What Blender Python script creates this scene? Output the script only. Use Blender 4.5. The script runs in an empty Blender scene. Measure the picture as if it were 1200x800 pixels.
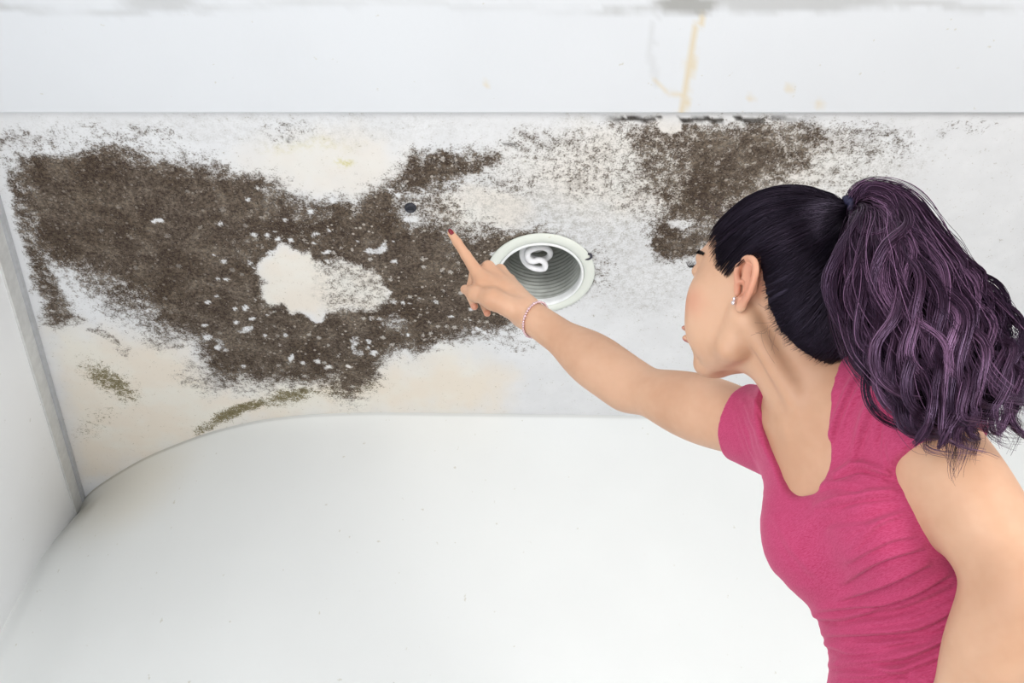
import bpy, math, random
import numpy as np
from mathutils import Vector, Matrix
random.seed(4); rng = np.random.default_rng(7)
sc = bpy.context.scene

# ------------------------------------------------------------------ camera, world, lights, exposure
TH = math.radians(42.0); FPX = 1044.0
CAM = np.array([0.0, 0.0, 0.65])
Rv = np.array([1.0, 0, 0]); Fv = np.array([0, math.cos(TH), math.sin(TH)]); Uv = np.array([0, -math.sin(TH), math.cos(TH)])
cd = bpy.data.cameras.new('camera'); cam = bpy.data.objects.new('camera', cd); sc.collection.objects.link(cam)
cd.sensor_width = 36; cd.lens = FPX / 1200 * 36; cd.clip_start = 0.02
cam.location = CAM; cam.rotation_euler = (math.pi / 2 + TH, 0, 0)
sc.camera = cam
w = bpy.data.worlds.new('world'); sc.world = w; w.use_nodes = True
w.node_tree.nodes['Background'].inputs[0].default_value = (0.93, 0.96, 1.0, 1)
w.node_tree.nodes['Background'].inputs[1].default_value = 0.40
def area(name, loc, target, size, power, col):
    l = bpy.data.lights.new(name, 'AREA'); l.shape = 'RECTANGLE'; l.size, l.size_y = size
    l.energy = power; l.color = col
    o = bpy.data.objects.new(name, l); sc.collection.objects.link(o); o.location = loc
    o.rotation_euler = (Vector(target) - Vector(loc)).to_track_quat('-Z', 'Y').to_euler()
    return o
area('window_light', (-1.5, -1.4, 0.5), (0.4, 1.6, 1.2), (1.8, 0.9), 30, (1.0, 0.98, 0.95))  # added area lamp behind the camera, soft window-like key from the left
area('low_window_light', (-0.6, 0.2, 0.35), (-1.15, 2.0, 2.0), (1.1, 0.7), 8.5, (0.93, 0.96, 1.0))  # added low fill lamp, brightens the left wall and its corner
sc.objects['low_window_light'].data.spread = math.radians(150)
area('door_light', (2.0, -1.2, 0.6), (-1.3, 2.1, 1.7), (1.4, 1.0), 53, (1.0, 0.985, 0.965))  # added fill lamp on the right, lifts the left wall and far corner
sc.view_settings.view_transform = 'Standard'; sc.view_settings.look = 'None'
sc.view_settings.gamma = 1; sc.view_settings.exposure = 0.33; sc.view_settings.use_curve_mapping = False

ZC = 2.20                                   # ceiling height
def ray(u, v): return Fv + (u - 600) / FPX * Rv - (v - 400) / FPX * Uv
def onceil(u, v, z=ZC):
    r = ray(u, v); return CAM + r * ((z - CAM[2]) / r[2])
def toworld(P):                              # (right, up, forward) metres -> world
    P = np.asarray(P); return CAM + P[..., 0:1] * Rv + P[..., 1:2] * Uv + P[..., 2:3] * Fv
def px(P):                                   # world -> photo coordinates
    Q = P - CAM; d = Q @ Fv
    return 600 + FPX * (Q @ Rv) / d, 400 - FPX * (Q @ Uv) / d

# ------------------------------------------------------------------ helpers
def lin(c): return tuple((x / 12.92 if x <= 0.04045 else ((x + 0.055) / 1.055) ** 2.4) for x in [k / 255 for k in c])
def newmesh(name, V, F, mat=None, parent=None, smooth=True, uvw=None):
    me = bpy.data.meshes.new(name)
    V = np.asarray(V, dtype=np.float32)
    if isinstance(F, np.ndarray):
        n = F.shape[1]
        me.vertices.add(len(V)); me.vertices.foreach_set('co', V.ravel())
        me.loops.add(F.size); me.loops.foreach_set('vertex_index', F.ravel().astype(np.int32))
        me.polygons.add(len(F)); me.polygons.foreach_set('loop_start', np.arange(0, F.size, n, dtype=np.int32))
        me.update(calc_edges=True); me.validate()
    else:
        me.from_pydata([tuple(map(float, v)) for v in V], [], F); me.update()
    if smooth: me.polygons.foreach_set('use_smooth', [True] * len(me.polygons))
    if mat: me.materials.append(mat)
    o = bpy.data.objects.new(name, me); sc.collection.objects.link(o)
    if parent: o.parent = parent; o.matrix_parent_inverse = Matrix.Translation(-parent.location)
    return o
def attr(o, name, arr):
    a = o.data.attributes.new(name, 'FLOAT', 'POINT'); a.data.foreach_set('value', np.asarray(arr, dtype=np.float32))
def struct(o): o['kind'] = 'structure'; return o
def thing(name, label, cat, loc):
    o = bpy.data.objects.new(name, None); sc.collection.objects.link(o); o.location = loc
    o.empty_display_size = 0.1; o['label'] = label; o['category'] = cat; return o
class NT:                                    # little node builder
    def __init__(s, name):
        s.m = bpy.data.materials.new(name); s.m.use_nodes = True; s.t = s.m.node_tree; s.b = s.t.nodes['Principled BSDF']
    def n(s, typ, **kw):
        x = s.t.nodes.new(typ)
        for k, v in kw.items():
            if k.startswith('i_'):
                key = k[2:]; key = int(key) if key.isdigit() else key.replace('_', ' ')
                s.put(x.inputs[key], v)
            else: setattr(x, k, v)
        return x
    def put(s, inp, v):
        if isinstance(v, bpy.types.NodeSocket): s.t.links.new(v, inp)
        elif isinstance(v, bpy.types.Node): s.t.links.new(v.outputs[0], inp)
        else:
            if hasattr(inp.default_value, '__len__') and len(inp.default_value) == 4 and len(v) == 3: v = tuple(v) + (1,)
            inp.default_value = v
    def noise(s, scale, detail=4, rough=0.6, vec=None, dist=0.0):
        x = s.n('ShaderNodeTexNoise'); x.inputs['Scale'].default_value = scale; x.inputs['Detail'].default_value = detail
        x.inputs['Roughness'].default_value = rough; x.inputs['Distortion'].default_value = dist
        s.put(x.inputs['Vector'], vec if vec is not None else s.obj()); return x.outputs['Fac']
    def obj(s):
        if not hasattr(s, '_o'): s._o = s.n('ShaderNodeTexCoord').outputs['Object']
        return s._o
    def at(s, name): return s.n('ShaderNodeAttribute', attribute_name=name).outputs['Fac']
    def math(s, op, a, b=0.0, c=None, clamp=False):
        x = s.n('ShaderNodeMath', operation=op, use_clamp=clamp); s.put(x.inputs[0], a); s.put(x.inputs[1], b)
        if c is not None: s.put(x.inputs[2], c)
        return x.outputs[0]
    def step(s, a, lo, hi, o0=0.0, o1=1.0):
        x = s.n('ShaderNodeMapRange'); x.interpolation_type = 'SMOOTHSTEP'
        for i, v in enumerate([a, lo, hi, o0, o1]): s.put(x.inputs[i], v)
        return x.outputs[0]
    def mix(s, f, a, b):
        x = s.n('ShaderNodeMix', data_type='RGBA'); s.put(x.inputs[0], f); s.put(x.inputs[6], a); s.put(x.inputs[7], b); return x.outputs[2]
    def out(s, col=None, rough=None, bump=None, bs=0.3, bd=0.002, **kw):
        if col is not None: s.put(s.b.inputs['Base Color'], col)
        if rough is not None: s.put(s.b.inputs['Roughness'], rough)
        for k, v in kw.items(): s.put(s.b.inputs[k.replace('_', ' ')], v)
        if bump is not None:
            b = s.n('ShaderNodeBump'); b.inputs['Strength'].default_value = bs; b.inputs['Distance'].default_value = bd
            s.put(b.inputs['Height'], bump); s.put(s.b.inputs['Normal'], b.outputs[0])
        return s.m
def simple(name, col, rough=0.5, **kw):
    m = NT(name); n = m.noise(40, 3)
    c = lin(col); return m.out(m.mix(m.step(n, 0.3, 0.7), tuple(x * 0.93 for x in c), tuple(min(1, x * 1.05) for x in c)), rough, **kw)
def vnoise(x, y, seed=0):                    # 2D value noise 0..1
    r = np.random.default_rng(seed).random((256, 256))
    xi = np.floor(x).astype(int); yi = np.floor(y).astype(int); fx = x - xi; fy = y - yi
    fx = fx * fx * (3 - 2 * fx); fy = fy * fy * (3 - 2 * fy)
    g = lambda a, b: r[a & 255, b & 255]
    return (g(xi, yi) * (1 - fx) + g(xi + 1, yi) * fx) * (1 - fy) + (g(xi, yi + 1) * (1 - fx) + g(xi + 1, yi + 1) * fx) * fy
def fbm(x, y, o=4, seed=0): return sum(vnoise(x * 2 ** i, y * 2 ** i, seed + i) * 0.5 ** (i + 1) for i in range(o)) / (1 - 0.5 ** o)
def polyd(x, y, P):                          # signed distance to polygon, negative inside
    P = np.array(P, float); d = np.full(x.shape, 1e9); ins = np.zeros(x.shape, bool)
    for i in range(len(P)):
        a = P[i]; b = P[(i + 1) % len(P)]; e = b - a
        t = np.clip(((x - a[0]) * e[0] + (y - a[1]) * e[1]) / (e @ e), 0, 1)
        d = np.minimum(d, np.hypot(x - a[0] - t * e[0], y - a[1] - t * e[1]))
        c = (a[1] > y) != (b[1] > y)
        with np.errstate(divide='ignore', invalid='ignore'):
            ins ^= c & (x < (b[0] - a[0]) * (y - a[1]) / (b[1] - a[1] + 1e-12) + a[0])
    return np.where(ins, -d, d)
def lined(x, y, P):
    P = np.array(P, float); d = np.full(x.shape, 1e9)
    for a, b in zip(P[:-1], P[1:]):
        e = b - a; t = np.clip(((x - a[0]) * e[0] + (y - a[1]) * e[1]) / (e @ e), 0, 1)
        d = np.minimum(d, np.hypot(x - a[0] - t * e[0], y - a[1] - t * e[1]))
    return d
def ell(x, y, cx, cy, rx, ry, ang=0.0):      # 1 in centre -> 0 at edge
    a = math.radians(ang); X = (x - cx) * math.cos(a) + (y - cy) * math.sin(a); Y = -(x - cx) * math.sin(a) + (y - cy) * math.cos(a)
    return 1 - np.sqrt((X / rx) ** 2 + (Y / ry) ** 2)
def sm(x, a=0.0, b=1.0):
    t = np.clip((x - a) / (b - a), 0, 1); return t * t * (3 - 2 * t)
def spline(P, n):
    P = np.array(P, float); m = len(P); out = []
    for t in np.linspace(0, m - 1, n):
        i = min(int(t), m - 2); f = t - i
        p0, p1, p2, p3 = P[max(i - 1, 0)], P[i], P[i + 1], P[min(i + 2, m - 1)]
        out.append(0.5 * ((2 * p1) + (-p0 + p2) * f + (2 * p0 - 5 * p1 + 4 * p2 - p3) * f * f + (-p0 + 3 * p1 - 3 * p2 + p3) * f ** 3))
    return np.array(out)
def box(name, lo, hi, mat, parent=None):
    x0, y0, z0 = lo; x1, y1, z1 = hi
    V = [(x0, y0, z0), (x1, y0, z0), (x1, y1, z0), (x0, y1, z0), (x0, y0, z1), (x1, y0, z1), (x1, y1, z1), (x0, y1, z1)]
    F = [(0, 3, 2, 1), (4, 5, 6, 7), (0, 1, 5, 4), (1, 2, 6, 5), (2, 3, 7, 6), (3, 0, 4, 7)]
    return newmesh(name, V, F, mat, parent, smooth=False)
def lathe(name, prof, center, mat, parent=None, n=96):
    V = []; m = len(prof)
    for i in range(n):
        a = 2 * math.pi * i / n
        for r, z in prof: V.append((center[0] + r * math.cos(a), center[1] + r * math.sin(a), center[2] + z))
    F = [(i * m + j, ((i + 1) % n) * m + j, ((i + 1) % n) * m + j + 1, i * m + j + 1) for i in range(n) for j in range(m - 1)]
    return newmesh(name, V, F, mat, parent)
def tubes(paths, radii, sides=4, closed_ends=True):
    """paths: (N,M,3) radii: (N,M) -> V,F arrays"""
    P = np.asarray(paths, float); N, M, _ = P.shape
    T = np.gradient(P, axis=1); T /= np.linalg.norm(T, axis=2, keepdims=True) + 1e-12
    ref = np.array([0.31, 0.17, 0.93]); A = np.cross(T, ref); A /= np.linalg.norm(A, axis=2, keepdims=True) + 1e-9
    B = np.cross(T, A); R = np.asarray(radii)[..., None]
    ring = [P + R * (math.cos(2 * math.pi * k / sides) * A + math.sin(2 * math.pi * k / sides) * B) for k in range(sides)]
    V = np.stack(ring, 2).reshape(-1, 3)
    idx = np.arange(N * M * sides).reshape(N, M, sides); nx = np.roll(idx, -1, axis=2)
    F = np.stack([idx[:, :-1], nx[:, :-1], nx[:, 1:], idx[:, 1:]], -1).reshape(-1, 4)
    return V, F

# ------------------------------------------------------------------ wall materials
def paint_mat(name, col, dirt_shade=True):
    m = NT(name); c = lin(col)
    base = m.mix(m.step(m.noise(1.6, 3), 0.35, 0.65), tuple(x * 0.97 for x in c), c)
    if dirt_shade:
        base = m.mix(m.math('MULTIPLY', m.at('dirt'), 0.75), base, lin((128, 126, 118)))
        base = m.mix(m.math('MULTIPLY', m.at('rust'), 0.8), base, lin((212, 190, 140)))
        sp = m.step(m.noise(55, 2, 0.5), 0.73, 0.78)
        base = m.mix(m.math('MULTIPLY', sp, 0.5), base, lin((190, 186, 170)))
    return m.out(base, 0.6, m.noise(60, 4), 0.12, 0.002, Specular_IOR_Level=0.25)
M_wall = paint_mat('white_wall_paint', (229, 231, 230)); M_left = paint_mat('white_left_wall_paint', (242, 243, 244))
M_soffit = paint_mat('white_soffit_paint', (217, 220, 224))

def mold_mat():
    m = NT('mouldy_ceiling_plaster')
    D = m.at('mold'); ol = m.at('olive'); cr = m.at('cream'); gr = m.at('grain'); ye = m.at('yellow'); dk = m.at('black')
    nf = m.noise(230, 4, 0.75); nm = m.noise(60, 5, 0.7, dist=0.3); nl = m.noise(11, 4, 0.6)
    base = m.mix(m.step(nl, 0.35, 0.7), lin((219, 220, 222)), lin((225, 226, 228)))
    base = m.mix(cr, base, m.mix(m.step(m.noise(6, 3), 0.4, 0.65), lin((230, 219, 203)), lin((231, 226, 214))))
    # grainy grey plaster
    g = m.math('MULTIPLY', gr, m.step(m.math('ADD', m.math('MULTIPLY', nf, 0.5), m.math('MULTIPLY', nm, 0.5)), 0.42, 0.60))
    base = m.mix(m.math('MULTIPLY', g, 0.75), base, lin((165, 163, 158)))
    base = m.mix(m.math('MULTIPLY', ye, m.step(nm, 0.4, 0.6)), base, lin((205, 197, 130)))
    # olive
    mo = m.step(m.math('ADD', ol, m.math('ADD', m.math('MULTIPLY_ADD', nf, 3.0, -1.5), m.math('MULTIPLY_ADD', nm, 2.4, -1.2))), 0.40, 1.0)
    base = m.mix(mo, base, m.mix(m.step(nf, 0.35, 0.65), lin((84, 76, 48)), lin((140, 130, 100))))
    # brown mould
    v = m.math('ADD', D, m.math('ADD', m.math('MULTIPLY_ADD', nf, 3.4, -1.7), m.math('MULTIPLY_ADD', nm, 2.8, -1.4)))
    mk = m.step(v, 0.36, 0.86)
    n2 = m.noise(120, 6, 0.8)
    brown = m.mix(m.step(n2, 0.4, 0.62), lin((36, 28, 23)), lin((112, 97, 81)))
    brown = m.mix(m.step(m.noise(7, 4), 0.35, 0.65), brown, m.mix(m.step(n2, 0.4, 0.62), lin((50, 41, 36)), lin((130, 117, 103))))
    fade = m.math('MULTIPLY', m.step(D, 0.25, 0.75, 0.72, 1.0), m.step(D, 0.04, 0.22))
    big = m.noise(16, 6, 0.7, dist=0.6)
    wash = m.step(m.math('ADD', D, m.math('ADD', m.math('MULTIPLY_ADD', big, 1.1, -0.55), m.math('MULTIPLY_ADD', nm, 1.0, -0.5))), 0.22, 1.05, 0.0, 0.9)
    base = m.mix(wash, base, m.mix(m.step(big, 0.3, 0.7), lin((136, 123, 106)), lin((106, 93, 81))))
    brown = m.mix(m.math('MULTIPLY', m.step(big, 0.35, 0.62), 0.55), brown, lin((60, 49, 43)))
    base = m.mix(m.math('MULTIPLY', mk, m.math('MULTIPLY', fade, m.step(big, 0.28, 0.6, 0.72, 1.0))), base, brown)
    # pale flecks inside the mould
    vo = m.n('ShaderNodeTexVoronoi'); m.put(vo.inputs['Vector'], m.obj()); vo.inputs['Scale'].default_value = 48; vo.inputs['Randomness'].default_value = 1
    sz = m.n('ShaderNodeSeparateColor', i_0=vo.outputs['Color'])
    rad = m.math('MULTIPLY', m.step(sz.outputs[0], 0.72, 1.0), 0.34)
    warp = m.math('ADD', vo.outputs['Distance'], m.math('MULTIPLY_ADD', nf, 1.3, -0.65))
    fl = m.math('MULTIPLY', m.step(m.math('SUBTRACT', rad, warp), -0.02, 0.05), m.at('fleck'))
    base = m.mix(m.math('MULTIPLY', fl, 0.6), base, lin((208, 203, 196)))
    vo2 = m.n('ShaderNodeTexVoronoi'); m.put(vo2.inputs['Vector'], m.obj()); vo2.inputs['Scale'].default_value = 110
    s2 = m.n('ShaderNodeSeparateColor', i_0=vo2.outputs['Color'])
    f2 = m.math('MULTIPLY', m.step(m.math('SUBTRACT', m.math('MULTIPLY', m.step(s2.outputs[0], 0.8, 1.0), 0.45), vo2.outputs['Distance']), 0.0, 0.06), m.at('fleck'))
    base = m.mix(m.math('MULTIPLY', f2, 0.7), base, lin((190, 182, 172)))
    base = m.mix(dk, base, lin((52, 47, 42)))
    hgt = m.math('SUBTRACT', m.math('MULTIPLY', nf, 0.5), m.math('MULTIPLY', mk, 0.4))
    return m.out(base, 0.8, hgt, 0.35, 0.003, Specular_IOR_Level=0.15)
M_mold = mold_mat()

# ------------------------------------------------------------------ ceiling with the mould map
DL = onceil(633.5, 321.0)                      # downlight centre
y0 = onceil(600, 128)[1]; gx = np.arange(-1.75, 2.42, 0.006); gy = np.arange(y0, 2.62, 0.006)
X, Y = np.meshgrid(gx, gy, indexing='ij'); P = np.stack([X.ravel(), Y.ravel(), np.full(X.size, ZC)], 1)
U, V_ = px(P)
wx = (fbm(U / 22, V_ / 22, 4, 11) - 0.5) * 34; wy = (fbm(U / 22, V_ / 22, 4, 31) - 0.5) * 30
u = U + wx; v = V_ + wy
def soft(Pg, s, val=1.0): return val * sm(-polyd(u, v, Pg), -s, s)
mold = soft([(25, 188), (60, 180), (110, 174), (165, 178), (215, 187), (262, 200), (298, 204), (316, 218), (345, 236), (382, 240), (415, 232), (445, 215), (470, 200), (484, 183), (520, 182), (565, 180), (592, 176), (590, 188), (560, 205), (535, 225), (560, 258), (600, 268), (640, 272), (625, 320), (600, 380), (560, 392), (520, 402), (478, 408), (452, 425), (430, 452), (415, 466), (400, 464), (388, 446), (330, 446), (268, 444), (246, 425), (236, 405), (200, 385), (165, 360), (140, 335), (110, 322), (70, 310), (45, 300), (28, 240)], 27, 1.18)
mold *= 1 - 0.45 * sm(-polyd(u, v, [(460, 215), (600, 190), (640, 250), (560, 285), (470, 265)]), -14, 14)
mold *= 1 - 0.13 * sm(ell(u, v, 330, 280, 110, 60), 0, 0.6)
mold = np.maximum(mold, soft([(8, 190), (26, 195), (52, 300), (95, 378), (55, 380), (26, 290)], 11, 0.85))
mold = np.maximum(mold, soft([(55, 290), (150, 300), (240, 390), (200, 400), (110, 360)], 26, 0.72))
mold = np.maximum(mold, soft([(62, 340), (88, 376), (58, 380), (46, 330)], 5, 0.75))
mold = np.maximum(mold, 0.62 * sm(-(lined(u, v, [(112, 382), (146, 408)]) - 4), -5, 5))
mold = np.maximum(mold, 0.7 * sm(ell(u, v, 405, 452, 40, 14, 15), 0, 0.6))
for cx, cy, rx, ry, a in [(0, 170, 26, 34, .45), (40, 165, 60, 20, .42), (525, 188, 70, 22, .72), (470, 400, 90, 22, .5), (560, 392, 70, 22, .5), (640, 165, 90, 24, .40), (690, 190, 100, 55, .36), (600, 215, 70, 30, .34), (760, 215, 90, 60, .40), (1000, 165, 110, 45, .40), (985, 215, 80, 40, .33), (700, 320, 40, 40, .33), (250, 440, 70, 30, .42), (200, 395, 60, 30, .42), (600, 400, 60, 22, .36), (340, 150, 60, 22, .25), (1130, 150, 60, 12, .3), (140, 158, 120, 18, .34)]:
    mold = np.maximum(mold, a * 1.08 * sm(ell(u, v, cx, cy, rx, ry), 0, 0.75))
mold = np.maximum(mold, soft([(715, 142), (960, 138), (985, 165), (955, 195), (925, 225), (880, 255), (862, 285), (830, 300), (800, 312), (775, 306), (758, 275), (762, 240), (745, 200), (735, 165)], 24, 0.74))
mold = np.maximum(mold, soft([(800, 145), (900, 142), (930, 180), (880, 240), (840, 262), (780, 268), (765, 245), (800, 200)], 22, 0.98))
mold = np.maximum(mold, soft([(762, 262), (800, 270), (850, 270), (840, 285), (800, 308), (778, 306)], 12, 1.0))
wh = np.maximum(sm(ell(u, v, 338, 325, 47, 40), 0.0, 0.36), sm(ell(u, v, 360, 356, 29, 24, 20), 0.0, 0.4))
mold *= 1 - 0.93 * wh
wh2 = sm(ell(u, v, 408, 338, 52, 36, 8), 0.0, 0.3); mold *= 1 - 0.66 * wh2
for cx, cy, rx, ry, s in [(875, 172 - 0, 0.1, .1, 0), (438, 292, 19, 10, .75), (480, 245, 12, 9, .2), (535, 300, 26, 14, .2), (793, 266, 12, 7, .8), (475, 255, 60, 14, .15), (181, 262, 9, 5, .8), (338, 423, 9, 5, .9), (258, 403, 10, 6, .5), (287, 382, 14, 5, .5), (420, 405, 10, 6, .6), (450, 345, 7, 6, .6), (465, 380, 16, 10, .4)]:
    mold *= 1 - s * sm(ell(u, v, cx, cy, rx, ry), 0.0, 0.5)
for _ in range(110):                           # scattered pale scabs over the right half of the large stain
    cx = rng.uniform(240, 620); cy = rng.uniform(215, 435); r = rng.uniform(1.5, 4.5)
    mold *= 1 - 0.75 * sm(ell(U + wx * .35, V_ + wy * .35, cx, cy, r * 1.6, r), 0, 0.6)
uw, vw = u, v; u = U + wx * 0.4; v = V_ + wy * 0.4
olive = np.maximum(0.98 * sm(ell(u, v, 130, 448, 62, 25, 32), 0, 0.9), 1.15 * sm(ell(u, v, 278, 482, 72, 14, -22), 0, 0.8))
olive = np.maximum(olive, 0.95 * sm(ell(u, v, 340, 464, 64, 16, -12), 0, 0.8)); olive = np.maximum(olive, 0.8 * sm(ell(u, v, 240, 502, 22, 8, -20), 0, 0.5))
olive = np.maximum(olive, 0.8 * sm(ell(u, v, 410, 455, 60, 16, -8), 0, 0.7)); olive = np.maximum(olive, 0.36 * sm(ell(u, v, 110, 495, 50, 22, -30), 0, 0.7))
u, v = uw, vw
cream = np.maximum(sm(-polyd(u, v, [(60, 380), (200, 400), (260, 450), (460, 430), (520, 410), (600, 440), (580, 480), (300, 500), (160, 545), (90, 560)]), -25, 25) * 0.85, 0.5 * sm(ell(u, v, 380, 190, 140, 55), 0, 0.7))
cream = np.maximum(cream, 0.5 * sm(ell(u, v, 560, 245, 90, 40), 0, 0.6)); cream = np.maximum(cream, 0.6 * sm(ell(u, v, 408, 338, 60, 40), 0, 0.5))
cream = np.maximum(cream, 0.7 * sm(ell(u, v, 345, 332, 60, 50), 0, 0.5)); cream = np.maximum(cream, 0.45 * sm(ell(u, v, 800, 200, 300, 80), 0, 0.6))
grain = np.maximum(0.9 * sm(ell(u, v, 700, 225, 170, 120), 0, 0.6), 0.6 * sm(ell(u, v, 740, 330, 110, 60), 0, 0.7)); grain = np.maximum(grain, 0.7 * sm(ell(u, v, 560, 215, 90, 60), 0, 0.6))
grain = np.maximum(grain, 0.7 * sm(ell(u, v, 990, 185, 130, 60), 0, 0.7)); grain = np.maximum(grain, 0.5 * wh2)
grain = np.maximum(grain, 0.35 * sm(ell(u, v, 300, 150, 400, 28), 0, 0.6))
yellow = np.maximum(0.8 * sm(ell(u, v, 404, 194, 22, 10), 0, 0.7), 0.2 * sm(ell(u, v, 360, 170, 80, 14), 0, 0.7))
dd = np.hypot(P[:, 0] - DL[0], P[:, 1] - DL[1])
black = 0.8 * sm(0.131 - dd, -0.004, 0.004) * (fbm(U / 6, V_ / 6, 3, 5) > 0.45)
ln = 1 - sm(np.abs(V_ + (fbm(U / 9, V_ * 0, 3, 8) - 0.5) * 6 - 140), 1.6, 4.2)
black = np.maximum(black, ln * sm(U, 700, 730) * (1 - sm(U, 860, 985)) * (fbm(U / 12, V_ / 30, 3, 77) > 0.34) * 0.95)  # dark line along the soffit edge: mould with the gap's shadow painted in
black *= 1 - sm(ell(U, V_, 785, 145, 13, 11), -0.1, 0.1); mold *= 1 - sm(ell(U, V_, 785, 145, 14, 12), -0.1, 0.1)
mold *= sm(V_, 130, 146) * 0.6 + 0.4
for cx, cy in [(342, 159), (600, 170)]: black = np.maximum(black, 0.7 * sm(ell(u, v, cx, cy, 9, 3), 0, 0.5))
fleck = sm(mold, 0.45, 0.8) * (0.35 + 0.65 * sm(U, 250, 420)) * (1 - sm(U, 640, 740) * 0.3)
nI, nJ = X.shape; idx = np.arange(nI * nJ).reshape(nI, nJ)
F = np.stack([idx[:-1, :-1], idx[:-1, 1:], idx[1:, 1:], idx[1:, :-1]], -1).reshape(-1, 4)
cen = P[F].mean(1); F = F[np.hypot(cen[:, 0] - DL[0], cen[:, 1] - DL[1]) > 0.112]
Pc = P.copy(); Pc[:, 2] += (fbm(U / 60, V_ / 60, 3, 3) - 0.5) * 0.002
ceil = struct(newmesh('ceiling', Pc, F, M_mold))
for k, a in dict(mold=mold, olive=olive, cream=cream, grain=grain, yellow=yellow, black=black, fleck=fleck).items(): attr(ceil, k, a)

# lowered soffit the camera looks past (its far edge runs across the top of the picture)
ZS = ZC - 0.012; ye = onceil(600, 132, ZS)[1]
gx = np.arange(-2.0, 2.43, 0.01); gy = np.concatenate([np.arange(-1.2, 0.4, 0.1), np.arange(0.4, ye, 0.01), [ye]])
X, Y = np.meshgrid(gx, gy, indexing='ij'); P = np.stack([X.ravel(), Y.ravel(), np.full(X.size, ZS)], 1)
u, v = px(P); u2 = u + (fbm(u / 20, v / 20, 3, 2) - 0.5) * 14; v2 = v + (fbm(u / 20, v / 20, 3, 6) - 0.5) * 12
dirt_shade = 0.45 * (1 - sm(np.abs(v2 - (8 + 6 * np.sin(u / 90))), 1, 7)) * (1 - 0.6 * sm(u, 300, 500) * (1 - sm(u, 620, 740))) * (vnoise(u / 40, v / 50, 4) * 1.1)
dirt_shade = np.maximum(dirt_shade, 0.9 * sm(ell(u2, v2, 805, 6, 55, 16), 0, 0.5)); dirt_shade = np.maximum(dirt_shade, 0.5 * sm(ell(u2, v2, 930, 0, 160, 18), 0, 0.5))
dirt_shade = np.maximum(dirt_shade, 0.4 * sm(ell(u2, v2, 190, 4, 60, 16), 0, 0.5))
dirt_shade = np.maximum(dirt_shade, 0.16 * (1 - sm(lined(u2, v2, [(768, 20), (762, 60), (768, 100)]), 2, 6)))
rust = 0.75 * (1 - sm(lined(u2, v2, [(820, 20), (812, 55), (805, 90), (800, 130)]), 2, 7))
rust = np.maximum(rust, 0.5 * (1 - sm(lined(u2, v2, [(766, 92), (782, 106), (800, 112)]), 1, 5)))
for cx, cy, r in [(925, 104, 4), (570, 99, 3), (880, 115, 3), (960, 122, 4)]: rust = np.maximum(rust, 0.5 * sm(ell(u, v, cx, cy, r * 2, r * 2), 0, 0.7))
nI, nJ = X.shape; idx = np.arange(nI * nJ).reshape(nI, nJ)
F = np.stack([idx[:-1, :-1], idx[:-1, 1:], idx[1:, 1:], idx[1:, :-1]], -1).reshape(-1, 4)
n0 = len(P)
e = idx[:, -1]; Pe = P[e].copy(); Pe[:, 2] = ZC + 0.02
P = np.vstack([P, Pe]); e2 = np.arange(n0, n0 + len(e))
F = np.vstack([F, np.stack([e[:-1], e2[:-1], e2[1:], e[1:]], -1)])
so = struct(newmesh('trim_1', P, F, M_soffit, smooth=False))
attr(so, 'dirt', np.concatenate([dirt_shade, np.zeros(len(e))])); attr(so, 'rust', np.concatenate([rust, np.zeros(len(e))]))

# far wall: bulging plaster wall whose left end falls back to the corner
crv = [(94, 589), (110, 573), (135, 556), (170, 536), (210, 519), (250, 505), (300, 493), (345, 487), (395, 484), (450, 483), (520, 484), (600, 485), (740, 487), (960, 492), (1200, 496), (1600, 503)]
CW = spline([onceil(a, b) for a, b in crv], 150); zs = np.concatenate([[0.0], np.linspace(0.2, 2.0, 37), [2.1, 2.15, 2.17, 2.18, 2.187, 2.193, ZC]])
A = onceil(98, 592); B = onceil(5, 270); dr = (B - A) / np.linalg.norm(B - A); nrm = np.array([dr[1], -dr[0], 0]); nrm = nrm if nrm[0] > 0 else -nrm
cz, cs = [], []
for a, b in [(91, 603), (70, 625), (48, 652), (26, 690), (8, 722), (-12, 760), (-40, 820)]:
    r = ray(a, b); q = CAM + r * (((A - CAM) @ nrm) / (r @ nrm)); cz.append(q[2]); cs.append((q - A) @ dr)
off = lambda z: float(np.interp(-z, [-c for c in cz], [c - cs[0] for c in cs])) if z < cz[0] else 0.0
wt = np.clip(1 - np.arange(150) / 62, 0, 1) ** 2
Pw = np.array([[(c[0] + dr[0] * off(z) * k, c[1] + dr[1] * off(z) * k, z) for z in zs] for c, k in zip(CW, wt)]).reshape(-1, 3)
nI, nJ = len(CW), len(zs); idx = np.arange(nI * nJ).reshape(nI, nJ)
F = np.stack([idx[:-1, :-1], idx[1:, :-1], idx[1:, 1:], idx[:-1, 1:]], -1).reshape(-1, 4)
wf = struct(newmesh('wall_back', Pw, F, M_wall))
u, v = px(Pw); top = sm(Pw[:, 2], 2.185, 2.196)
attr(wf, 'dirt', np.maximum(top * 0.8 * (0.5 + 0.5 * sm(-u, -420, -100)), 0.55 * sm(ell(u, v, 97, 597, 26, 16), 0, 0.8))); attr(wf, 'rust', 0.25 * sm(ell(u, v, 150, 570, 120, 60, -35), 0, 0.8))  # grey line under the ceiling paints the joint's shadow; corner patch is dirt
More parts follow.
